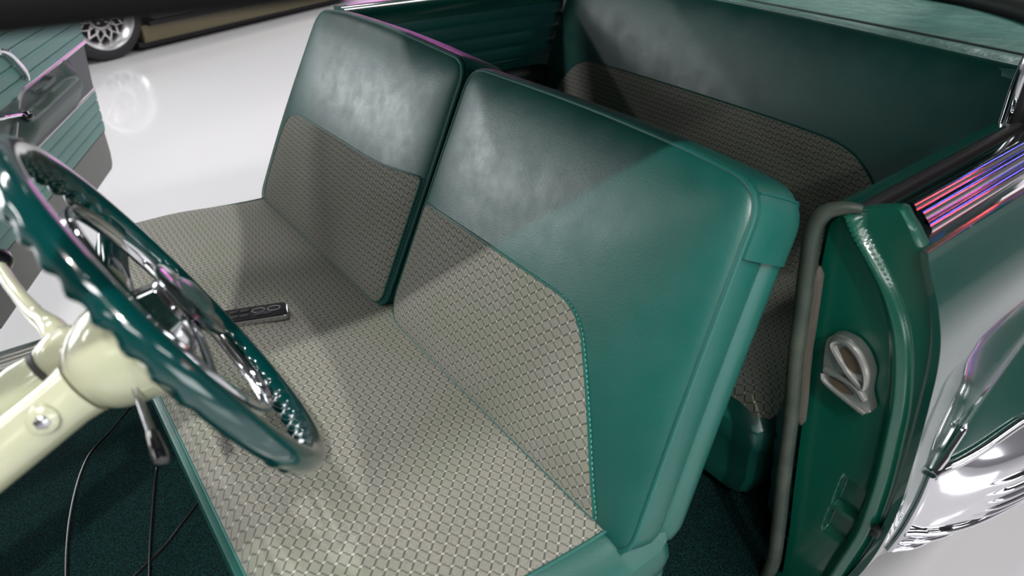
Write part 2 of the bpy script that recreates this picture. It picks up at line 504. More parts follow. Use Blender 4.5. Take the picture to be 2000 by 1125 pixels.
# ------------------------------------------------------------------ rear bench seat
rear = empty('rear_bench_seat', (1.35, YC, .27), 'green vinyl rear bench seat with patterned cloth band in the shade behind the front seat', 'car seat')
RT = .35
def rframe(): return Matrix.Translation(-rear.location) @ seat_frame(1.62-.0, 0, .9, RT)
RB = Pad([(.44, -.5), (.44, .2), (.455, .262), (1.2, .275), (1.87, .262), (1.9, .2), (1.9, -.5)], [.04, .1, .05, .3, .06, .1, .04], .012)
bm = bmesh.new()
rings = [RB.ring(k) for k in KS]
for z, g in ((0, 0), (.02, .006), (.06, .006), (.1, .0), (.12, -.02)): rings.append(RB.ring(1, z, g))
stitch_rings(bm, rings)
rb = build('backrest', bm, VINYL, rear, local=rframe())
fo = resample(round_poly([V(*p, 0) for p in [(1.715, .012), (1.36, .016), (1.0, .016), (.755, .01), (.655, -.06), (.6, -.2), (.56, -.44), (1.84, -.44), (1.80, -.2), (1.785, -.07)]],
                         [.07, .1, .1, .08, .04, .05, .03, .03, .1, .05]), 200)
fc = sum(fo, V(0, 0, 0))/200
bm = bmesh.new()
stitch_rings(bm, [[V(q.x, q.y, RB.z(q.x, q.y)-.0028) for q in [fc+(p-fc)*k for p in fo]] for k in [.02]+lin(.1, 1, 20)] +
             [[V(q.x, q.y, RB.z(q.x, q.y)+.003) for q in [fc+(p-fc)*1.001 for p in fo]]], True, False)
build('fabric_panel', bm, FAB, rb, local=Matrix(), label='patterned grey cloth band across the rear backrest')
bm = bmesh.new(); tube(bm, [V(q.x, q.y, RB.z(q.x, q.y)-.001) for q in [fc+(p-fc)*1.004 for p in fo]], .003, 6, closed=True)
build('welt', bm, PIPE, rb, local=Matrix())
# rear cushion
rx0, rx1, ry0, ry1 = 1.01, 1.53, .475, 1.9
def rcz(x, y): return cush_z(x, y, rx0, rx1, ry0, ry1, .53, .045, .06, .1, -.35)
out = resample(round_poly([(rx0, ry0, 0), (rx0, ry1, 0), (rx1, ry1, 0), (rx1, ry0, 0)], [.05, .05, .02, .02]), 160)
rc = V(1.25, 1.185, 0)
rings = crings(out, rc, rcz, [.02]+lin(.1, 1, 14))
edge = rings[-1]
for dz, ins in ((-.015, -.004), (-.06, -.005), (-.07, .002), (-.15, 0), (-.21, .015)):
    rings.append([V(rc.x+(p.x-rc.x)*(1-ins/.3), rc.y+(p.y-rc.y)*(1-ins/.8), .527+dz) for p in edge])
bm = bmesh.new(); stitch_rings(bm, rings)
rcu = build('seat_cushion', bm, VINYL, rear)
fo = resample(round_poly([(rx0+.02, ry0+.012, 0), (rx0+.02, ry1-.06, 0), (rx1-.02, ry1-.06, 0), (rx1-.02, ry0+.012, 0)], [.04, .04, .02, .02]), 160)
bm = bmesh.new()
stitch_rings(bm, crings(fo, rc, lambda x, y: rcz(x, y)+.003, [.02]+lin(.1, 1, 16)) + crings(fo, rc, lambda x, y: rcz(x, y)-.004, [1.001]), True, False)
build('fabric_panel', bm, FABC, rcu, label='patterned grey cloth cushion top')

# ------------------------------------------------------------------ car body
car = empty('car_body', (.9, YC, 0), 'dark green vintage two-door car shell with chrome belt moulding and bright open door jamb', 'car')
YM = lambda y: 2*YC-y
# outer side profile z -> y (driver's side)
PROF = [(.22, .29), (.30, .245), (.40, .213), (.50, .198), (.62, .196), (.78, .213), (.91, .231), (.96, .246), (1.03, .285), (1.06, .31)]
def yprof(z):
    if z <= PROF[0][0]: return PROF[0][1]
    for (z0, y0), (z1, y1) in zip(PROF, PROF[1:]):
        if z <= z1:
            t = (z-z0)/(z1-z0); return y0+(y1-y0)*t
    return PROF[-1][1]
def ysm(z):  # smoothed
    return sum(yprof(z+d) for d in (-.04, -.02, 0, .02, .04))/5
def pont(x, z):   # pontoon rear fender
    s = (x-1.045)/.55
    if s <= 0: return 0
    s1 = min(s, 1)
    zt = .655+.235*s1**.75; zb = .40-.03*s1
    q = (z-(zt+zb)/2)/((zt-zb)/2)
    if abs(q) >= 1: return 0
    return .15*min(1, (s1*1.25))**.6*((1-q*q)**1.5 if q > 0 else (1-abs(q)**2.6)**.8)
def qskin(x, z): return V(x, ysm(z)-pont(x, z), z)
xs = [.95]+lin(.97, 1.04, 5)+lin(1.05, 1.35, 40)+lin(1.36, 1.9, 40)+lin(1.95, 2.9, 14)
zs = lin(.24, 1.055, 100)
for mirror in (0, 1):
    bm = bmesh.new()
    sheet(bm, (lambda u, v: qskin(u, v)) if not mirror else (lambda u, v: V(u, YM(qskin(u, v).y), v)), xs, zs, (0, .012 if not mirror else -.012, 0))
    build('quarter_panel', bm, PAINT, car)
# door jamb (driver's side): weather strip edge (inner) to outer edge
INN = [(.25, .352), (.28, .336), (.40, .352), (.512, .371), (.60, .385), (.688, .398), (.80, .42), (.888, .432), (.96, .443), (1.03, .449), (1.062, .43), (1.078, .40), (1.094, .362)]
def yinn(z):
    for (z0, y0), (z1, y1) in zip(INN, INN[1:]):
        if z <= z1: t = max(0, (z-z0)/(z1-z0)); return y0+(y1-y0)*t
    return INN[-1][1]
RID = [(.25, .235), (.399, .226), (.529, .214), (.655, .222), (.806, .243), (.89, .267), (.949, .294), (.998, .336), (1.031, .375), (1.063, .412)]
def yrid(z):
    for (z0, y0), (z1, y1) in zip(RID, RID[1:]):
        if z <= z1: t = max(0, (z-z0)/(z1-z0)); return y0+(y1-y0)*t
    return RID[-1][1]
def yrs(z): return sum(yrid(z+d) for d in (-.03, -.015, 0, .015, .03))/5
JO = [(1.02, 0), (1.045, .302), (1.06, .318), (1.075, .332), (1.086, .346), (1.094, .356)]
def yout(z):
    if z <= 1.02: return ysm(z)+.005
    J = [(1.02, ysm(1.02)+.005)]+JO[1:]
    for (z0, y0), (z1, y1) in zip(J, J[1:]):
        if z <= z1: return y0+(y1-y0)*(z-z0)/(z1-z0)
    return J[-1][1]
def jamb(t, z):
    y0, y1 = yinn(z), yout(z)
    y = y0+(y1-y0)*t
    r = yrs(z)+.02
    d = y-r
    x = .95
    x += .016*sstep(d, .004, .02)                     # recess inboard of the ridge
    x -= .005*math.exp(-(d/.008)**2)                  # the ridge
    x += .010*sstep(-d, .010, .020)                   # step outboard
    if t > .93: x += .004*(t-.93)/.07
    # pressed rectangles low on the jamb
    if .455 < z < .60:
        w = sstep(z, .455, .465)*sstep(.60-z, 0, .01)*sstep(.30-y, 0, .006)*sstep(y-.25, 0, .006)
        x += .014*w
        if .515 < z < .53: x -= .014*w
    return V(x, y, z)
bm = bmesh.new()
sheet(bm, jamb, lin(0, 1, 130), lin(.24, 1.094, 150), (.03, 0, 0))
jm = build('door_jamb', bm, JAMBP, car, label='bright green painted door jamb')
bm = bmesh.new()   # small bumper on the jamb edge
box(bm, (.938, .205, .545), (.957, .22, .562), .003)
build('rubber_stop', bm, RUBBER, jm)
# striker plate
def jp(p, d): return V(.962-d, p[0], p[1])
SP = round_poly([V(.389, .85, 0), (V(.383, .868, 0)), V(.36, .878, 0), V(.33, .866, 0), V(.308, .838, 0), V(.303, .80, 0), V(.287, .772, 0), V(.300, .755, 0), V(.36, .772, 0), V(.378, .79, 0)],
                [.01, .008, .012, .015, .012, .01, .003, .006, .008, .008], 4)
bm = bmesh.new(); prism(bm, SP, jp, 0, .02, .003)
sk = build('striker_plate', bm, ALU, jm, label='cast aluminium striker plate', angle=30)
car_children_fix = []
bm = bmesh.new()
loop = spline([jp(p, .022) for p in [(.378, .852), (.362, .868), (.335, .858), (.315, .832), (.31, .806), (.33, .812), (.352, .826)]], 6, True)
tube(bm, loop, .0055, 8, closed=True)
o = spline([jp(p, .022) for p in [(.376, .80), (.35, .803), (.322, .80), (.302, .786)]], 5)
tube(bm, o, .005, 8)
o = spline([jp(p, .021) for p in [(.378, .792), (.37, .778), (.33, .768), (.296, .762)]], 5)
tube(bm, o, .004, 8)
build('striker_rib', bm, ALU, jm)
bm = bmesh.new()
prism(bm, round_poly([V(.368, .85, 0), V(.355, .862, 0), V(.33, .85, 0), V(.318, .825, 0), V(.335, .822, 0), V(.35, .832, 0)], .008, 3), jp, .018, .0212)
build('striker_cavity', bm, CAVITY, jm)
bm = bmesh.new()
prism(bm, round_poly([V(.366, .794, 0), V(.34, .794, 0), V(.318, .785, 0), V(.335, .777, 0), V(.362, .782, 0)], .006, 3), jp, .018, .0212)
build('striker_cavity', bm, CAVITY, jm)
# weatherstrip
bm = bmesh.new()
WS = [(.958, .405, 1.076), (.948, .425, 1.073), (.938, .447, 1.060), (.933, .456, 1.03)]+[(.935, yinn(z)+.006, z) for z in (.96, .888, .80, .70, .6, .512, .42, .33, .26)]
ws = spline(WS, 6)
tube(bm, ws, [.007+.0065*min(1, i/14) for i in range(len(ws))], 12)
build('weatherstrip', bm, SEALG, car, label='grey green rubber weatherstrip')
bm = bmesh.new()
tube(bm, spline([(.950, yinn(z)-.005, z) for z in (.965, .9, .85, .8, .72, .66)], 5), [.003]+[.0095]*24+[.002], 8)
build('seal_backing', bm, BACKR, car)
# belt line: inner sill, channel, chrome mouldings
def belt(name, sec, m, x0, x1, taper=(0, 0, 0), parent=car, mir=False, label=None):
    """sweep an open list of (y, z) along x as a closed prism section"""
    bm = bmesh.new(); rings = []
    for x in lin(x0, x1, 14):
        t = (x-.95)/.65
        rings.append([V(x, (YM(y+taper[0]*t) if mir else y+taper[0]*t), z+taper[1]*t) for y, z in sec])
    stitch_rings(bm, rings)
    return build(name, bm, m, parent, angle=50, label=label)
TP = (.02, .0)
belt('inner_sill', [(.465, 1.035), (.462, 1.052), (.448, 1.066), (.425, 1.071), (.424, 1.03)], PAINT, .972, 1.68, TP)
belt('window_channel', [(.424, 1.03), (.424, 1.066), (.416, 1.07), (.408, 1.068), (.402, 1.052), (.392, 1.05), (.388, 1.03)], RUBBER, .975, 1.66, TP)
belt('belt_cap', [(.392, 1.03), (.390, 1.074), (.384, 1.082), (.372, 1.088), (.36, 1.089), (.356, 1.03)], BLACKG, .972, 1.68, TP)
def ribsec():
    pts = [(.362, 1.055), (.362, 1.09)]
    cx = [(.350, 1.094), (.335, 1.087), (.321, 1.073)]
    for (cy, cz_) in cx:
        for a in lin(PI*.35, PI*1.15, 9):
            pts.append((cy+.0105*cos(a+.0), cz_+.0105*sin(a)))
    pts += [(.309, 1.055), (.314, 1.048), (.335, 1.055)]
    return pts
cb = belt('belt_moulding', ribsec(), CHROME, .974, 2.2, (.012, 0), label='ribbed chrome belt moulding')
belt('belt_moulding', ribsec(), CHROME, .90, 2.2, (.012, .02), mir=True, label='chrome belt moulding on the passenger side')
belt('inner_sill', [(.465, 1.06), (.462, 1.09), (.448, 1.11), (.40, 1.116), (.36, 1.11), (.36, 1.03)], PAINT, .88, 1.68, (0, 0), mir=True)
# gravel shield on the pontoon fender
def shield(x, s):
    zt = .648+.04*sstep(x, 1.05, 1.3)+.03*(x-1.05); zb = .445-.05*sstep(x, 1.05, 1.25)+.02*(x-1.05)
    zb += .0
    z = zb+(zt-zb)*s
    rib = .006*max(0, sin((s-.34)/.40*PI*2*4.5))**.7*sstep(x, 1.14, 1.20) if .34 < s < .74 else 0
    p = qskin(x, z); return V(x, p.y-.004-rib, z)
bm = bmesh.new()
sheet(bm, shield, lin(1.035, 1.75, 60), lin(0, 1, 130), (0, .006, 0))
gs = build('gravel_shield', bm, CHROME, car, label='ribbed chrome gravel shield on the rear fender')
bm = bmesh.new()
for s, r in ((1, .0085), (.28, .008), (.14, .006), (0, .006)):
    tube(bm, [shield(x, s)+V(0, -.002, 0) for x in lin(1.035, 1.75, 50)], r, 10)
tube(bm, spline([shield(1.036, s)+V(-.002, -.001, 0) for s in (1, .75, .5, .25, 0)], 5), .006, 8)
tube(bm, spline([V(1.045, ysm(.655)-.003, .65), V(1.075, ysm(.68)-.006, .675), V(1.12, ysm(.72)-.008, .715)], 6), [.008]*6+[.006]*6+[.001], 8)
build('shield_rail', bm, CHROME, gs)
# rockers and sill plates on both sides
for mir in (0, 1):
    f = (lambda y: YM(y)) if mir else (lambda y: y)
    bm = bmesh.new()
    ys = sorted((f(.245), f(.40)))
    box(bm, (-.75, ys[0], .17), (1.06, ys[1], .268), .02)
    build('rocker', bm, PAINT, car)
    bm = bmesh.new(); ys = sorted((f(.29), f(.365)))
    box(bm, (-.72, ys[0], .264), (.9, ys[1], .276), .003)
    for k in range(3):
        y = f(.305+.02*k); box(bm, (-.72, y-.003, .274), (.9, y+.003, .2785))
    build('sill_plate', bm, ALU, car, label='aluminium sill plate')
# carpeted floor
def fl(x, y):
    h = .27+.28*sstep(-x, .55, .95)
    h += .05*sstep(x, 1.05, 1.1)
    return V(x, y, h)
bm = bmesh.new(); sheet(bm, fl, lin(-.95, 1.7, 60), lin(.345, 2.02, 60), (0, 0, -.03))
build('floor_carpet', bm, CARPET, car, label='dark teal ribbed carpet')
# rear interior side panels
def sidepanel(y, x, z, z0, z1, period, inward):
    ph = ((z-z0) % period)/period
    b = .010*math.sqrt(max(0, 1-(2*ph-1)**4)) if z0 <= z <= z1 else .004
    edge = sstep(x, .0, .0001)
    return V(x, y+inward*b, z)
bm = bmesh.new()
sheet(bm, lambda u, v: sidepanel(1.945, u, v, .885, 1.1, .0455, -1), lin(.90, 1.70, 20), lin(.30, 1.105, 160), (0, .012, 0))
build('side_trim_panel', bm, PANELV, car, label='pleated green side trim on the passenger side')
bm = bmesh.new(); tube(bm, [(.92, 1.932, .888), (1.4, 1.932, .886), (1.68, 1.932, .884)], .004, 8)
build('panel_trim', bm, PIPE, car)
bm = bmesh.new(); box(bm, (1.05, 1.86, .56), (1.62, 1.94, .86), .03, 3)
build('armrest', bm, DARKB, car)
def dside(u, v):
    p = sidepanel(0, u, v, .345, .60, .064, 1)
    p.y += yinn(v)+.012+.068*(1-sstep(v, .6, .78))*sstep(u, .975, 1.03)
    return p
bm = bmesh.new()
sheet(bm, dside, lin(.985, 1.66, 40), lin(.345, 1.05, 150), (0, -.012, 0))
dsp = build('side_trim_panel', bm, PANELV, car, label='pleated green side trim inside the driver side jamb')
bm = bmesh.new()
sheet(bm, lambda u, v: V(u, yinn(v)+.012+.066*sstep(u, .975, 1.03), v), lin(.984, 1.66, 20), lin(.26, .345, 4), (0, -.014, 0))
kb = build('kick_board', bm, DARKB, car)
bm = bmesh.new(); lathe(bm, [(0, .006), (.002, .006), (.004, .003), (.0042, .0005)], (1.05, yinn(.366)+.085, .366), (0, 1, 0), 12)
build('screw', bm, SCREW, dsp)
bm = bmesh.new(); lathe(bm, [(0, .006), (.002, .006), (.004, .003), (.0042, .0005)], (1.04, yinn(.29)+.078, .29), (0, 1, 0), 12)
build('screw', bm, SCREW, kb)
# package shelf with rolled front edge
def shelf(u, v):   # u: along y, v: 0 front roll .. 1 at window
    y = u; xf = 1.735+.02*(1-((y-YC)/.75)**2); xb = 2.42-.30*((y-YC)/.7)**2
    if v < .3:
        a = v/.3
        return V(xf-.05+.08*a, y, 1.124+.031*min(1, a*1.6)**.45)
    t = (v-.3)/.7
    return V(xf+.03+(xb-xf-.03)*t, y, 1.155-.012*sstep(t, 0, .08)-.012*t+.004*sin(9*y+7*t)*t)
bm = bmesh.new(); sheet(bm, shelf, lin(.43, YM(.43), 60), lin(0, 1, 40), (.004, 0, -.012))
build('package_shelf', bm, SHELFV, car, label='wrinkled grey green vinyl package shelf', angle=80)
bm = bmesh.new(); tube(bm, [shelf(y, .3)+V(-.004, 0, .001) for y in lin(.44, YM(.44), 50)], .0035, 6)
build('shelf_welt', bm, PIPEG, car)
# rear window seal, glass, deck
def rw(y): return 2.42-.30*((y-YC)/.7)**2
bm = bmesh.new(); tube(bm, [V(rw(y)+.01, y, 1.155) for y in lin(.43, YM(.43), 50)], .032, 12)
build('window_seal', bm, RUBBER, car, label='black rubber rear window seal')
bm = bmesh.new(); tube(bm, [V(rw(y)+.065, y, 1.15) for y in lin(.40, YM(.40), 50)], .018, 10)
build('window_surround', bm, CHROME, car)
bm = bmesh.new()
sheet(bm, lambda u, v: V(rw(u)+.015-.50*v, u, 1.165+.30*v), lin(.47, YM(.47), 30), lin(0, 1, 8), (.004, 0, .004))
build('rear_window', bm, GLASS, car)
bm = bmesh.new()
sheet(bm, lambda u, v: V(rw(v)+.06+(3.9-rw(v)-.06)*u, v, 1.125-.22*u**2), lin(0, 1, 14), lin(.36, YM(.36), 30), (0, 0, -.012))
build('deck_lid', bm, PAINT, car)
# roof with side rails
def roof(u, v):  # u x, v y
    q = (v-YC)/.895
    u = (.13-.22*abs(q)**3)+(1.93-.13+.22*abs(q)**3)*u
    return V(u, v, 1.468+.085*(1-abs(q)**2.6)*(1-.35*abs((u-.7)/1.1)**2.5))
bm = bmesh.new(); sheet(bm, roof, lin(0, 1, 30), lin(.30, YM(.30), 40), (0, 0, .02))
build('roof', bm, PAINT, car)
for mir in (0, 1):
    y = .30 if not mir else YM(.30)
    bm = bmesh.new(); tube(bm, spline([(-.62, y+(.03 if not mir else -.03), 1.36), (-.4, y, 1.44), (-.2, y, 1.473), (.1, y, 1.476), (.8, y, 1.478), (1.5, y, 1.476), (1.9, y, 1.465)], 8), .014, 12)
    build('roof_rail', bm, RAILM, car, label='dark roof rail')
    # pillars
    s = 1 if not mir else -1
    bm = bmesh.new(); tube(bm, spline([(-.95, y+s*.02, 1.02), (-.78, y+s*.03, 1.22), (-.6, y+s*.035, 1.365), (-.36, y+s*.03, 1.465)], 6), .026, 10)
    build('windshield_pillar', bm, PAINT, car)
    bm = bmesh.new()
    def cp(u, v, s=s, y=y):
        x0 = 1.60+.10*v**2; x1 = 2.25-.35*v
        return V(x0+(x1-x0)*u, y+s*(.13*(1-v)*0+.06+.05*(1-v)), 1.06+.42*v)
    sheet(bm, cp, lin(0, 1, 8), lin(0, 1, 12), (0, s*.03, 0))
    build('rear_pillar', bm, PAINT, car)
    bm = bmesh.new()
    tube(bm, spline([(1.565, y+s*.15, 1.06), (1.57, y+s*.155, 1.2), (1.62, y+s*.12, 1.35), (1.70, y+s*.06, 1.46)], 6), .011, 10)
    build('window_frame', bm, CHROME, car, label='chrome quarter window frame')
    bm = bmesh.new()
    tube(bm, spline([(1.598, y+s*.145, 1.06), (1.605, y+s*.15, 1.2), (1.65, y+s*.115, 1.35)], 6), .016, 10)
    build('window_run', bm, RUBBER, car)
# dashboard that carries the column
bm = bmesh.new()
DP = [(-.62, .98), (-.60, 1.02), (-.64, 1.06), (-.80, 1.08), (-1.0, 1.05), (-1.0, .72), (-.72, .74), (-.66, .82)]
prism(bm, [V(a, b, 0) for a, b in DP], lambda p, d: V(p.x, d, p.y), .33, YM(.33), .01)
build('dashboard', bm, PAINT, car)

# ------------------------------------------------------------------ steering wheel and column
A0 = .4597
WC = V(.0814, .7188, 1.078); WN = V(cos(A0), 0, sin(A0)); WU = V(-sin(A0), 0, cos(A0)); WY = V(0, 1, 0)
def wp(a, r, d=0): return WC+(WY*cos(a)+WU*sin(a))*r+WN*d
wheel = empty('steering_wheel', WC, 'dark green steering wheel with chrome horn ring and finger-grip rim', 'steering wheel')
RW = .222
bm = bmesh.new()
n = 360; seg = 18
RRs = []
for i in range(n):
    a = 2*PI*i/n
    grip = 1.0
    for sp in (0, PI):      # smooth zones where spokes meet the rim
        d = abs((a-sp+PI) % (2*PI)-PI)
        grip = min(grip, sstep(d, .16, .3))
    ring = []
    for k in range(seg):
        b = 2*PI*k/seg            # 0 = outwards, pi/2 = towards driver
        r = .0145
        back = max(0, cos(b-(PI*1.33)))      # away from the driver and inwards
        r += grip*back*.0032*(cos(a*46))+.001*back
        rad_ = RW+r*cos(b)
        ring.append(bm.verts.new(wp(a, rad_, r*1.06*sin(b))))
    RRs.append(ring)
for i in range(n):
    A, B = RRs[i], RRs[(i+1) % n]
    for k in range(seg): bm.faces.new((A[k], A[(k+1) % seg], B[(k+1) % seg], B[k]))
build('rim', bm, WHEELG, wheel)
# horn ring: flat chrome band
bm = bmesh.new()
tube(bm, [wp(2*PI*i/160, .147, -.002) for i in range(160)], .006, 12, closed=True, up=WN,
     sec=lambda i, a: (.0085*cos(a), .0036*sin(a)))
build('horn_ring', bm, CHROME, wheel)
# spokes: cream at the hub, green towards the rim
for a in (.14, PI-.14):
    def ssec(w, t): return lambda i, ang: (t*(abs(cos(ang))**.6)*(1 if cos(ang) > 0 else -1), w*(abs(sin(ang))**.6)*(1 if sin(ang) > 0 else -1))
    bm = bmesh.new()
    tube(bm, [wp(a, r, d) for r, d in ((.03, -.045), (.07, -.044), (.11, -.036), (.118, -.034))], .02, 16, up=WN, sec=ssec(.023, .010))
    spk = build('spoke', bm, CREAM, wheel, label='cream spoke painted green towards the rim')
    bm = bmesh.new()
    tube(bm, [wp(a, r, d) for r, d in ((.117, -.0343), (.15, -.026), (.19, -.012), (.216, -.004))], .02, 16, up=WN, sec=ssec(.021, .0095))
    build('spoke_tip', bm, WHEELG, spk)
# chrome spokes of the horn ring
for a in (-.06, PI+.02):
    bm = bmesh.new()
    tube(bm, [wp(a, r, d) for r, d in ((.03, .010), (.09, .004), (.145, -.003))], .01, 12, up=WN, sec=lambda i, ang: (.004*cos(ang), (.011-.002*i)*sin(ang)))
    build('horn_spoke', bm, CHROME, wheel)
bm = bmesh.new(); lathe(bm, [(-.041, .030), (-.040, .058), (-.036, .0615), (-.033, .0605), (-.0315, .045)], WC, WN, 40)
hub = build('hub', bm, CREAM, wheel, label='cream wheel hub')
bm = bmesh.new(); lathe(bm, [(-.034, .047), (-.031, .0515), (-.026, .0515), (-.023, .049), (.004, .040), (.007, .041), (.011, .041), (.013, .03)], WC, WN, 48)
build('hub_barrel', bm, CHROME, wheel)
bm = bmesh.new(); lathe(bm, [(-.0222, .0497), (.003, .0413)], WC, WN, 72, cap=False)
for f in list(bm.faces):
    c = f.calc_center_median()
    if not 1.55 < math.atan2((c-WC).dot(WU), (c-WC).dot(WY)) < 2.95: bm.faces.remove(f)
build('hub_inlay', bm, CHROMED, wheel)
bm = bmesh.new(); lathe(bm, [(.012, .03), (.014, .047), (.017, .0515), (.022, .0515), (.025, .048), (.026, .036)], WC, WN, 56)
hb = build('horn_button', bm, CHROME, wheel)
bm = bmesh.new(); lathe(bm, [(.0255, .030), (.030, .025), (.0345, .015), (.036, .002)], WC, WN, 40)
build('horn_emblem', bm, EMB, hb)

colm = empty('steering_column', WC-WN*.1, 'cream painted steering column with gear lever and turn signal stalk', 'steering column')
bm = bmesh.new(); lathe(bm, [(-.80, .031), (-.14, .031), (-.12, .034)], WC, WN, 36)
build('column_tube', bm, CREAM, colm)
bm = bmesh.new()
lathe(bm, [(-.118, .032), (-.116, .036), (-.104, .046), (-.089, .054), (-.071, .0595), (-.056, .061), (-.047, .061), (-.042, .060), (-.040, .04)], WC, WN, 48)
build('column_bowl', bm, CREAM, colm)
# turn signal stalk
def lerp(a, b, t): return V(a).lerp(V(b), t)
a_, b_ = V(-.009, .668, 1.02), V(.014, .585, .995)
a_ = V(.0165, .668, 1.041); b_ = V(.013, .565, 1.016)
bm = bmesh.new(); tube(bm, [lerp(a_, b_, t) for t in (-.25, 0, .35, .68)], [.0035, .0035, .0042, .0048], 12)
ts = build('turn_signal_stalk', bm, SILVER, colm, label='thin metal stalk with black tip')
bm = bmesh.new(); tube(bm, [lerp(a_, b_, t) for t in (.62, .66, .9, .98, 1.0)], [.0052, .0062, .0078, .007, .003], 12)
build('stalk_tip', bm, BLACKG, ts)
bm = bmesh.new(); lathe(bm, [(-.01, .011), (.003, .011), (.004, .007)], a_, b_-a_, 20)
build('stalk_grommet', bm, RUBBER, ts)
# shift tube, collar, lever
off = WU*.012+WY*.052
def sh(k): return WC-WN*(k-.022)+off
bm = bmesh.new(); tube(bm, [sh(k) for k in (.165, .170, .19, .23, .27, .30, .31)], [.020, .027, .030, .0295, .026, .018, .012], 24)
build('shift_collar', bm, CREAM, colm)
bm = bmesh.new(); tube(bm, [sh(k) for k in (.112, .116, .125, .145, .160, .166)], [.014, .024, .030, .031, .027, .020], 24)
so = build('shift_socket', bm, CREAM, colm)
bm = bmesh.new(); tube(bm, [sh(k) for k in (.163, .170)], .0262, 24)
build('shift_ring', bm, RUBBER, colm)
bm = bmesh.new()
l0 = sh(.138)+WU*.005
lev = [l0, l0+V(-.004, .03, .014), l0+(V(-.067, .95, 1.07)-l0)*.45, l0+(V(-.067, .95, 1.07)-l0)*.8, V(-.066, .96, 1.072)]
tube(bm, spline(lev, 8), [.021-.0128*min(1, (i/22)**.6) for i in range(33)], 16)
gl = build('gear_lever', bm, CREAM, colm, label='cream gear lever with dark knob')
bm = bmesh.new()
lathe(bm, [(-.016, .006), (-.013, .011), (-.005, .0155), (.004, .0155), (.012, .011), (.016, .004)], V(-.0655, .972, 1.0745), V(-.01, .18, .04), 20)
build('lever_knob', bm, BLACKG, gl)
# clamp ear with a bolt below the collar
cb_ = WC-WN*.159+WU*.018-WY*.029
bm = bmesh.new(); lathe(bm, [(-.012, .015), (.004, .015), (.006, .012)], cb_, -WY+WU*.35, 24)
ear = build('clamp_ear', bm, CREAM, colm)
bm = bmesh.new(); lathe(bm, [(.004, .0075), (.0085, .0075), (.0095, .006)], cb_, -WY+WU*.35, 6)
build('bolt', bm, SILVER, colm)

# ------------------------------------------------------------------ controller on the seat, cords
rd = V(.144, -.052, 0).normalized(); rs = V(-rd.y, rd.x, 0)
rc0 = V(.275, 1.302, 0)
rz = cz(rc0.x, rc0.y)+.0045
rem = empty('wired_controller', (rc0.x, rc0.y, rz), 'slim black wired remote controller lying on the grey patterned seat cushion', 'remote control')
def rp(a, b, h): return rc0+rd*a+rs*b+V(0, 0, rz+h)
HL, HW = .088, .0235
rpoly = round_poly([V(-HL, -HW, 0), V(HL, -HW, 0), V(HL, HW, 0), V(-HL, HW, 0)], .008, 5)
bm = bmesh.new(); prism(bm, rpoly, lambda p, d: rp(p.x, p.y, d), 0, .012, .002)
case = build('case', bm, SILVER, rem, label='silver edged case')
bm = bmesh.new(); prism(bm, [p*.965 for p in rpoly], lambda p, d: rp(p.x, p.y, d), .0115, .016, .0015)
face = build('face', bm, FACE, rem)
for a, b in ((.060, .004), (.028, .004)):
    bm = bmesh.new()
    oval = [rp(a+.012*cos(t)*1.1, b+.0085*sin(t), .0165) for t in lin(0, 2*PI, 29)[:-1]]
    tube(bm, oval, .0009, 6, closed=True)
    build('button_ring', bm, RING, rem)
for a, b in ((.048, -.011), (.030, -.011), (.0, -.010), (-.022, -.010), (.0, .009), (-.022, .009), (-.05, 0)):
    bm = bmesh.new(); prism(bm, round_poly([V(a-.009, b-.005, 0), V(a+.009, b-.005, 0), V(a+.009, b+.005, 0), V(a-.009, b+.005, 0)], .003, 4), lambda p, d: rp(p.x, p.y, d), .0155, .018, .0008)
    build('button', bm, BUTTON, rem)
pth = [rp(-HL, 0, .008), rp(-HL-.03, -.004, .004), V(.165, 1.268, rz+.003), V(.12, 1.30, rz+.002), V(.075, 1.36, rz-.012), V(.045, 1.39, .52), V(.035, 1.41, .40), V(.022, 1.40, .285)]
pth += [V(-.0, 1.33, .281), V(-.018, 1.27, .281), V(-.05, 1.16, .281), V(-.075, 1.06, .281)]
bm = bmesh.new(); tube(bm, spline(pth, 8), .0028, 8)
build('cord', bm, BLACK, rem)
def cord(pts, label):
    bm = bmesh.new(); tube(bm, spline(pts, 8), .0028, 8)
    o = build('power_cord', bm, BLACK); o['label'] = label; o['category'] = 'cord'; return o
cord([(.06, 1.67, .278), (.026, 1.653, .278), (-.039, 1.585, .278), (-.109, 1.51, .279), (-.164, 1.366, .279), (-.199, 1.197, .279), (-.21, 1.05, .278)], 'thin black cord curving over the driver floor carpet, leftmost in the photo')
cord([(.085, 1.25, .279), (.069, 1.227, .279), (.02, 1.185, .279), (-.03, 1.145, .279), (-.11, 1.10, .279), (-.2, 1.03, .278)], 'thin black cord slanting out from under the front seat across the carpet')

# ------------------------------------------------------------------ passenger door, open
DD = V(.424, .905, 0).normalized(); DN = V(.905, -.424, 0).normalized(); D0 = V(-.048, 2.544, 0)
door = empty('passenger_door', D0+DD*(-.45)+V(0, 0, .3), 'open passenger door with pleated teal trim, chrome strips and dark armrest', 'car door')
REAR = [(.30, .80), (.318, .835), (.36, .853), (.47, .862), (.65, .893), (.76, .923), (.85, .952), (1.0, .985), (1.06, .99)]
def dr(z):
    for (z0, s0), (z1, s1) in zip(REAR, REAR[1:]):
        if z <= z1: t = max(0, (z-z0)/(z1-z0)); return s0+(s1-s0)*t
    return REAR[-1][1]
def dp(s, z, h=0): return D0+DD*s+DN*h+V(0, 0, z)
S0 = -.42
bm = bmesh.new()
zz = [.30, .31, .318]+lin(.335, 1.06, 30)
sheet(bm, lambda u, v: dp(S0+(dr(v)+.012-S0)*u, v, -.004), lin(0, 1, 20), zz, -DN*.11)
build('door_shell', bm, PAINT, door)
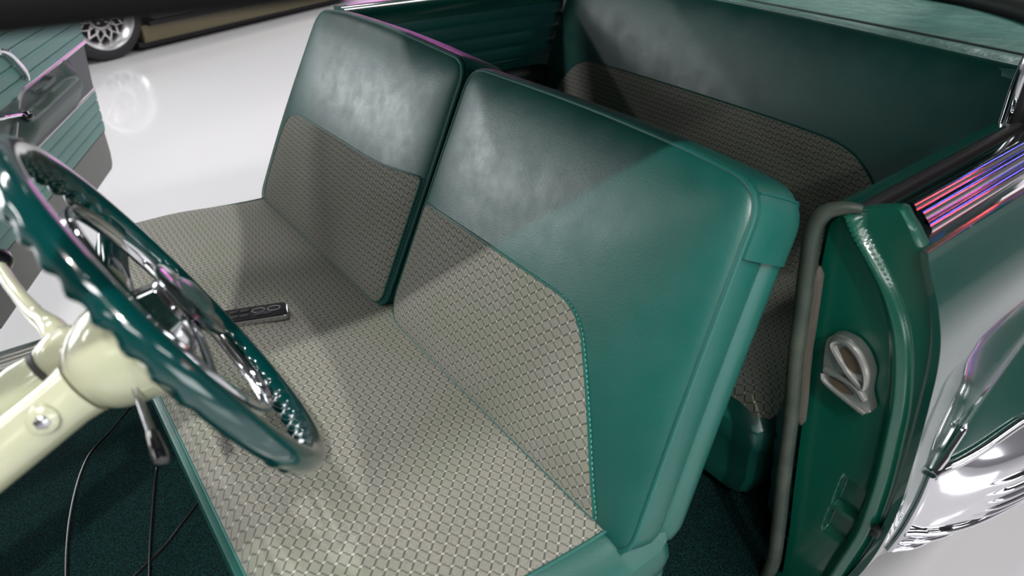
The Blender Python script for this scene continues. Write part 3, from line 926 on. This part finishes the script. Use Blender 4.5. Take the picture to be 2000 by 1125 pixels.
def dpanel(name, z0, z1, m, hf, s0=S0+.03, sfn=dr, nz=40, ns=30, label=None):
    bm = bmesh.new()
    sheet(bm, lambda u, v: dp(s0+(sfn(v)-s0)*u, v, hf(s0+(sfn(v)-s0)*u, v)), lin(0, 1, ns), lin(z0, z1, nz), -DN*.006)
    return build(name, bm, m, door, label=label, angle=75)
def pleat(z0, per, amp): return lambda s, z: amp*math.sqrt(max(0, 1-(2*(((z-z0) % per)/per)-1)**6))
dpanel('upper_trim', .806, 1.05, DOORV, pleat(.845-.0475*3, .0475, .011), nz=220, label='teal pleated upper trim with painted pale reflection')
dpanel('lower_trim', .462, .628, DOORV, pleat(.462, .0415, .010), nz=180, label='teal pleated lower trim with painted pale reflection')
dpanel('kick_trim', .305, .462, DOORG, lambda s, z: .003, nz=12, label='teal vinyl kick strip with painted grey reflection')
# armrest band: a bulging shelf with a scooped cup
def armh(s, z):
    t = (z-.63)/(.808-.63)
    e = sstep(s, .10, .20)*(1-sstep(s, .66, .76))
    body = .004+.046*e*sstep(t, 0, .50)
    cup = sstep(t, .58, .66)*sstep(s, .14, .24)*(1-sstep(s, .62, .70))
    far = sstep(t, .6, .95)*(1-cup)
    return body*(1-far)*(1-.95*cup)+.002+.004*far
dpanel('armrest', .63, .808, ARMV, armh, nz=50, ns=80, label='moulded teal armrest with painted grey reflection and scooped pull')
bm = bmesh.new()
tube(bm, spline([dp(s, .811, .008) for s in (dr(.81)+.004, .80, .63, .45, .37)]+[dp(.285, .812, .008), dp(.234, .803, .01), dp(.186, .781, .012), dp(.13, .74, .012), dp(.095, .715, .012), dp(.06, .69, .01), dp(.0, .675, .008), dp(-.35, .665, .006)], 6), .008, 8)
build('chrome_strip', bm, TRIMM, door)
bm = bmesh.new(); tube(bm, [dp(s, .63, .006) for s in lin(dr(.63), -.38, 12)], .0055, 8)
build('chrome_strip', bm, TRIMM, door)
bm = bmesh.new(); tube(bm, [dp(s, .461, .005) for s in lin(dr(.46), -.38, 12)], .003, 8)
build('chrome_strip', bm, PIPEG, door)
bm = bmesh.new(); tube(bm, spline([dp(.36, .775, .012), dp(.38, .785, .03), dp(.46, .788, .032), dp(.53, .78, .012)], 6), .0075, 8)
build('pull_bar', bm, ARMV, door)
bm = bmesh.new()
tube(bm, spline([dp(.17, .965, .015), dp(.225, .945, .024), dp(.27, .90, .025), dp(.302, .858, .023), dp(.308, .836, .018)], 6), [.008]*6+[.0095]*12+[.0085]*7, 10, )
lathe(bm, [(0, .026), (.006, .026), (.012, .018), (.03, .012)], dp(.16, .965, .004), DN, 24)
build('door_handle', bm, CHROME, door, label='chrome inside door handle')
bm = bmesh.new()
tube(bm, spline([dp(-.02, .81, .025), dp(.044, .795, .032), dp(.11, .778, .033), dp(.155, .765, .033)], 6), [.008]*6+[.0065]*12+[.006], 10)
lathe(bm, [(0, .026), (.006, .026), (.014, .016), (.032, .011)], dp(-.02, .81, .004), DN, 24)
wc_ = build('window_crank', bm, CHROME, door, label='chrome window crank with black knob')
bm = bmesh.new(); lathe(bm, [(-.004, .006), (0, .012), (.012, .0155), (.024, .014), (.03, .008)], dp(.158, .764, .030), DN*.6+DD*.6-V(0, 0, .4), 20)
build('crank_knob', bm, BLACKG, wc_)

# ------------------------------------------------------------------ car parked behind
bg = empty('parked_car', (1.7, 7.2, 0), 'dark low car with polished mesh wheel parked behind on the white floor', 'car')
BD = V(.92, .395, 0).normalized(); BNn = V(.395, -.92, 0).normalized(); B0 = V(.87, 6.47, 0)
def bp_(s, h, z): return B0+BD*s+BNn*h+V(0, 0, z)
# body side with wheel arch
arch = [(-.42+0*i, 0) for i in range(0)]
poly = [(-1.0, .30), (-.42, .24)]
poly += [(-.40*cos(a), .345+.40*sin(a)) for a in lin(-.2, PI+.2, 20)]
poly += [(.44, .235), (3.0, .235), (3.0, .62), (2.8, .75), (-.8, .82), (-1.0, .7)]
bm = bmesh.new()
prism(bm, [V(a, b, 0) for a, b in poly], lambda p, d: bp_(p.x, d+.03*(p.y < .5)*0, p.y), .02, -1.7, .02)
build('body_side', bm, DARKP, bg, smooth=False)
bm = bmesh.new()
prism(bm, [V(a, b, 0) for a, b in [(.30, .07), (3.0, .07), (3.0, .21), (.30, .21)]], lambda p, d: bp_(p.x, d, p.y), -.01, -.2, .01)
build('rocker_panel', bm, OLIVE, bg, smooth=False, label='bronze coloured lower side panel')
bm = bmesh.new()
prism(bm, [V(a, b, 0) for a, b in [(.36, .205), (3.0, .205), (3.0, .245), (.36, .245)]], lambda p, d: bp_(p.x, d, p.y), .03, -.2, .005)
build('side_skirt', bm, BLACK, bg, smooth=False)
bm = bmesh.new(); prism(bm, [V(a, b, 0) for a, b in [(.25, .035), (3.0, .035), (3.0, .08), (.25, .08)]], lambda p, d: bp_(p.x, d, p.y), -.03, -1.6)
build('underbody_shade', bm, WELL, bg, smooth=False)  # near-black slab that puts the shade beneath the car into its colour
bm = bmesh.new(); lathe(bm, [(-.30, .39), (-.26, .39)], bp_(0, 0, .345), BNn, 40)
build('wheel_well', bm, WELL, bg)
wcn = bp_(0, 0, .342)
TR = .342; RR = .255
bm = bmesh.new()
lathe(bm, [(-.20, RR+.005), (-.20, TR-.02), (-.185, TR-.004), (-.16, TR), (-.04, TR), (-.012, TR-.008), (.004, TR-.03), (.008, TR-.055), (.0, RR+.004), (-.012, RR)], wcn, BNn, 64, cap=False)
tr = build('tire', bm, TIRE, bg)
bm = bmesh.new()
lathe(bm, [(-.19, RR), (-.02, RR), (.002, RR+.003), (.004, RR-.006), (-.004, RR-.014), (-.022, RR-.030), (-.05, RR-.042), (-.075, RR-.052), (-.09, RR-.058)], wcn, BNn, 64, cap=False)
rim = build('wheel_rim', bm, MAG, bg, label='polished alloy wheel rim')
bm = bmesh.new(); lathe(bm, [(-.12, .01), (-.12, RR-.04)], wcn, BNn, 40, cap=False); 
lathe(bm, [(-.055, .001), (-.055, .085), (-.075, .092)], wcn, BNn, 40, cap=False)
build('wheel_face', bm, WELL, rim)
bu = BD; bv = V(0, 0, 1)
def wpt(a, r, h): return wcn+bu*(r*cos(a))+bv*(r*sin(a))+BNn*h
bm = bmesh.new()
nsp = 14
for i in range(nsp):
    a = 2*PI*i/nsp; da = 2*PI/nsp
    tube(bm, [wpt(a, .085, -.05), wpt(a+da*.5, .145, -.052), wpt(a+da, .203, -.070)], .0075, 6)
    tube(bm, [wpt(a, .085, -.05), wpt(a-da*.5, .145, -.052), wpt(a-da, .203, -.070)], .0075, 6)
tube(bm, [wpt(2*PI*i/48, .092, -.048) for i in range(48)], .009, 8, closed=True)
build('lattice_spokes', bm, MAG, rim)
bm = bmesh.new(); lathe(bm, [(-.055, .03), (-.028, .03), (-.02, .024), (-.018, .001)], wcn, BNn, 24)
build('centre_cap', bm, MAG, rim)
for k in range(5):
    bm = bmesh.new(); c = wpt(PI/2+2*PI*k/5, .057, 0)
    lathe(bm, [(-.056, .013), (-.034, .012), (-.028, .006)], c, BNn, 10)
    build('lug_nut', bm, MAG, rim)

# ------------------------------------------------------------------ lights: the showroom's lamps and coloured LED strips, plus added lights
def area(name, loc, target, sx, sy, power, color=(1, 1, 1)):
    l = bpy.data.lights.new(name, 'AREA'); l.shape = 'RECTANGLE'; l.size = sx; l.size_y = sy
    l.energy = power; l.color = color
    o = bpy.data.objects.new(name, l); COL.objects.link(o); o.location = loc
    d = V(target)-V(loc); o.rotation_euler = d.to_track_quat('-Z', 'Y').to_euler(); return o
def down_lamp(x, y, p, sx=2.4, sy=.5, z=4.8): area('ceiling_lamp', (x, y, z), (x, y+.001, 0), sx, sy, p)
for x in (-6.5, -1.5, 3.5, 8.5):
    for y in (-4.6, 4.4, 8.6):
        down_lamp(x, y, (105 if y < 5 else 105) if y > 0 else 60)
def spot(name, loc, target, power, ang, blend, size, color=(1, 1, 1)):
    l = bpy.data.lights.new(name, 'SPOT'); l.energy = power; l.spot_size = math.radians(ang); l.spot_blend = blend
    l.shadow_soft_size = size; l.color = color
    o = bpy.data.objects.new(name, l); COL.objects.link(o); o.location = loc
    o.rotation_euler = (V(target)-V(loc)).to_track_quat('-Z', 'Y').to_euler(); return o
spot('track_spot', (-.9, -2.6, 4.2), (.25, .75, .75), 1020, 21, .5, .045, (1, .98, .95))
down_lamp(5.2, 1.2, 220)  # extra lamp added to brighten the package shelf through the rear window
for x in (-1.0, 2.2): down_lamp(x, -1.5, 95)  # extra lamps added to brighten the floor and body on the driver's side
spot('track_spot', (-.78, -.15, 4.7), (.15, .75, .7), 340, 17, .5, .04, (1, .98, .95))
area('added_wide_light', (1.5, -8.7, 2.1), (1.2, 1.2, 1.0), 7.0, 2.4, 260, (.96, .98, 1))  # low fill added to brighten the rear side trim and jamb; no window there
area('led_strip', (7.5, 12.5, 1.6), (.8, 1.6, 1.1), 3.5, .3, 55, (1, .2, .85))
area('led_strip', (6.5, -1.2, 4.4), (1.2, .3, 1.0), .12, 3.0, 34, (1, .08, .1))
area('led_strip', (8.5, -.2, 4.4), (1.2, .3, 1.0), .12, 3.0, 34, (.1, .12, 1))
area('added_wide_light', (-6.8, 11.3, 3.1), (.6, 1.2, 1.0), 7.0, 3.2, 760, (.96, .98, 1))  # unseen broad source added for the sheen on the front backrests
w = bpy.data.worlds.new('world'); sc.world = w; w.use_nodes = True
w.node_tree.nodes['Background'].inputs[0].default_value = (.05, .05, .055, 1)

vs = sc.view_settings
vs.view_transform = 'Standard'; vs.look = 'None'; vs.gamma = 1; vs.use_curve_mapping = False
vs.exposure = -0.18
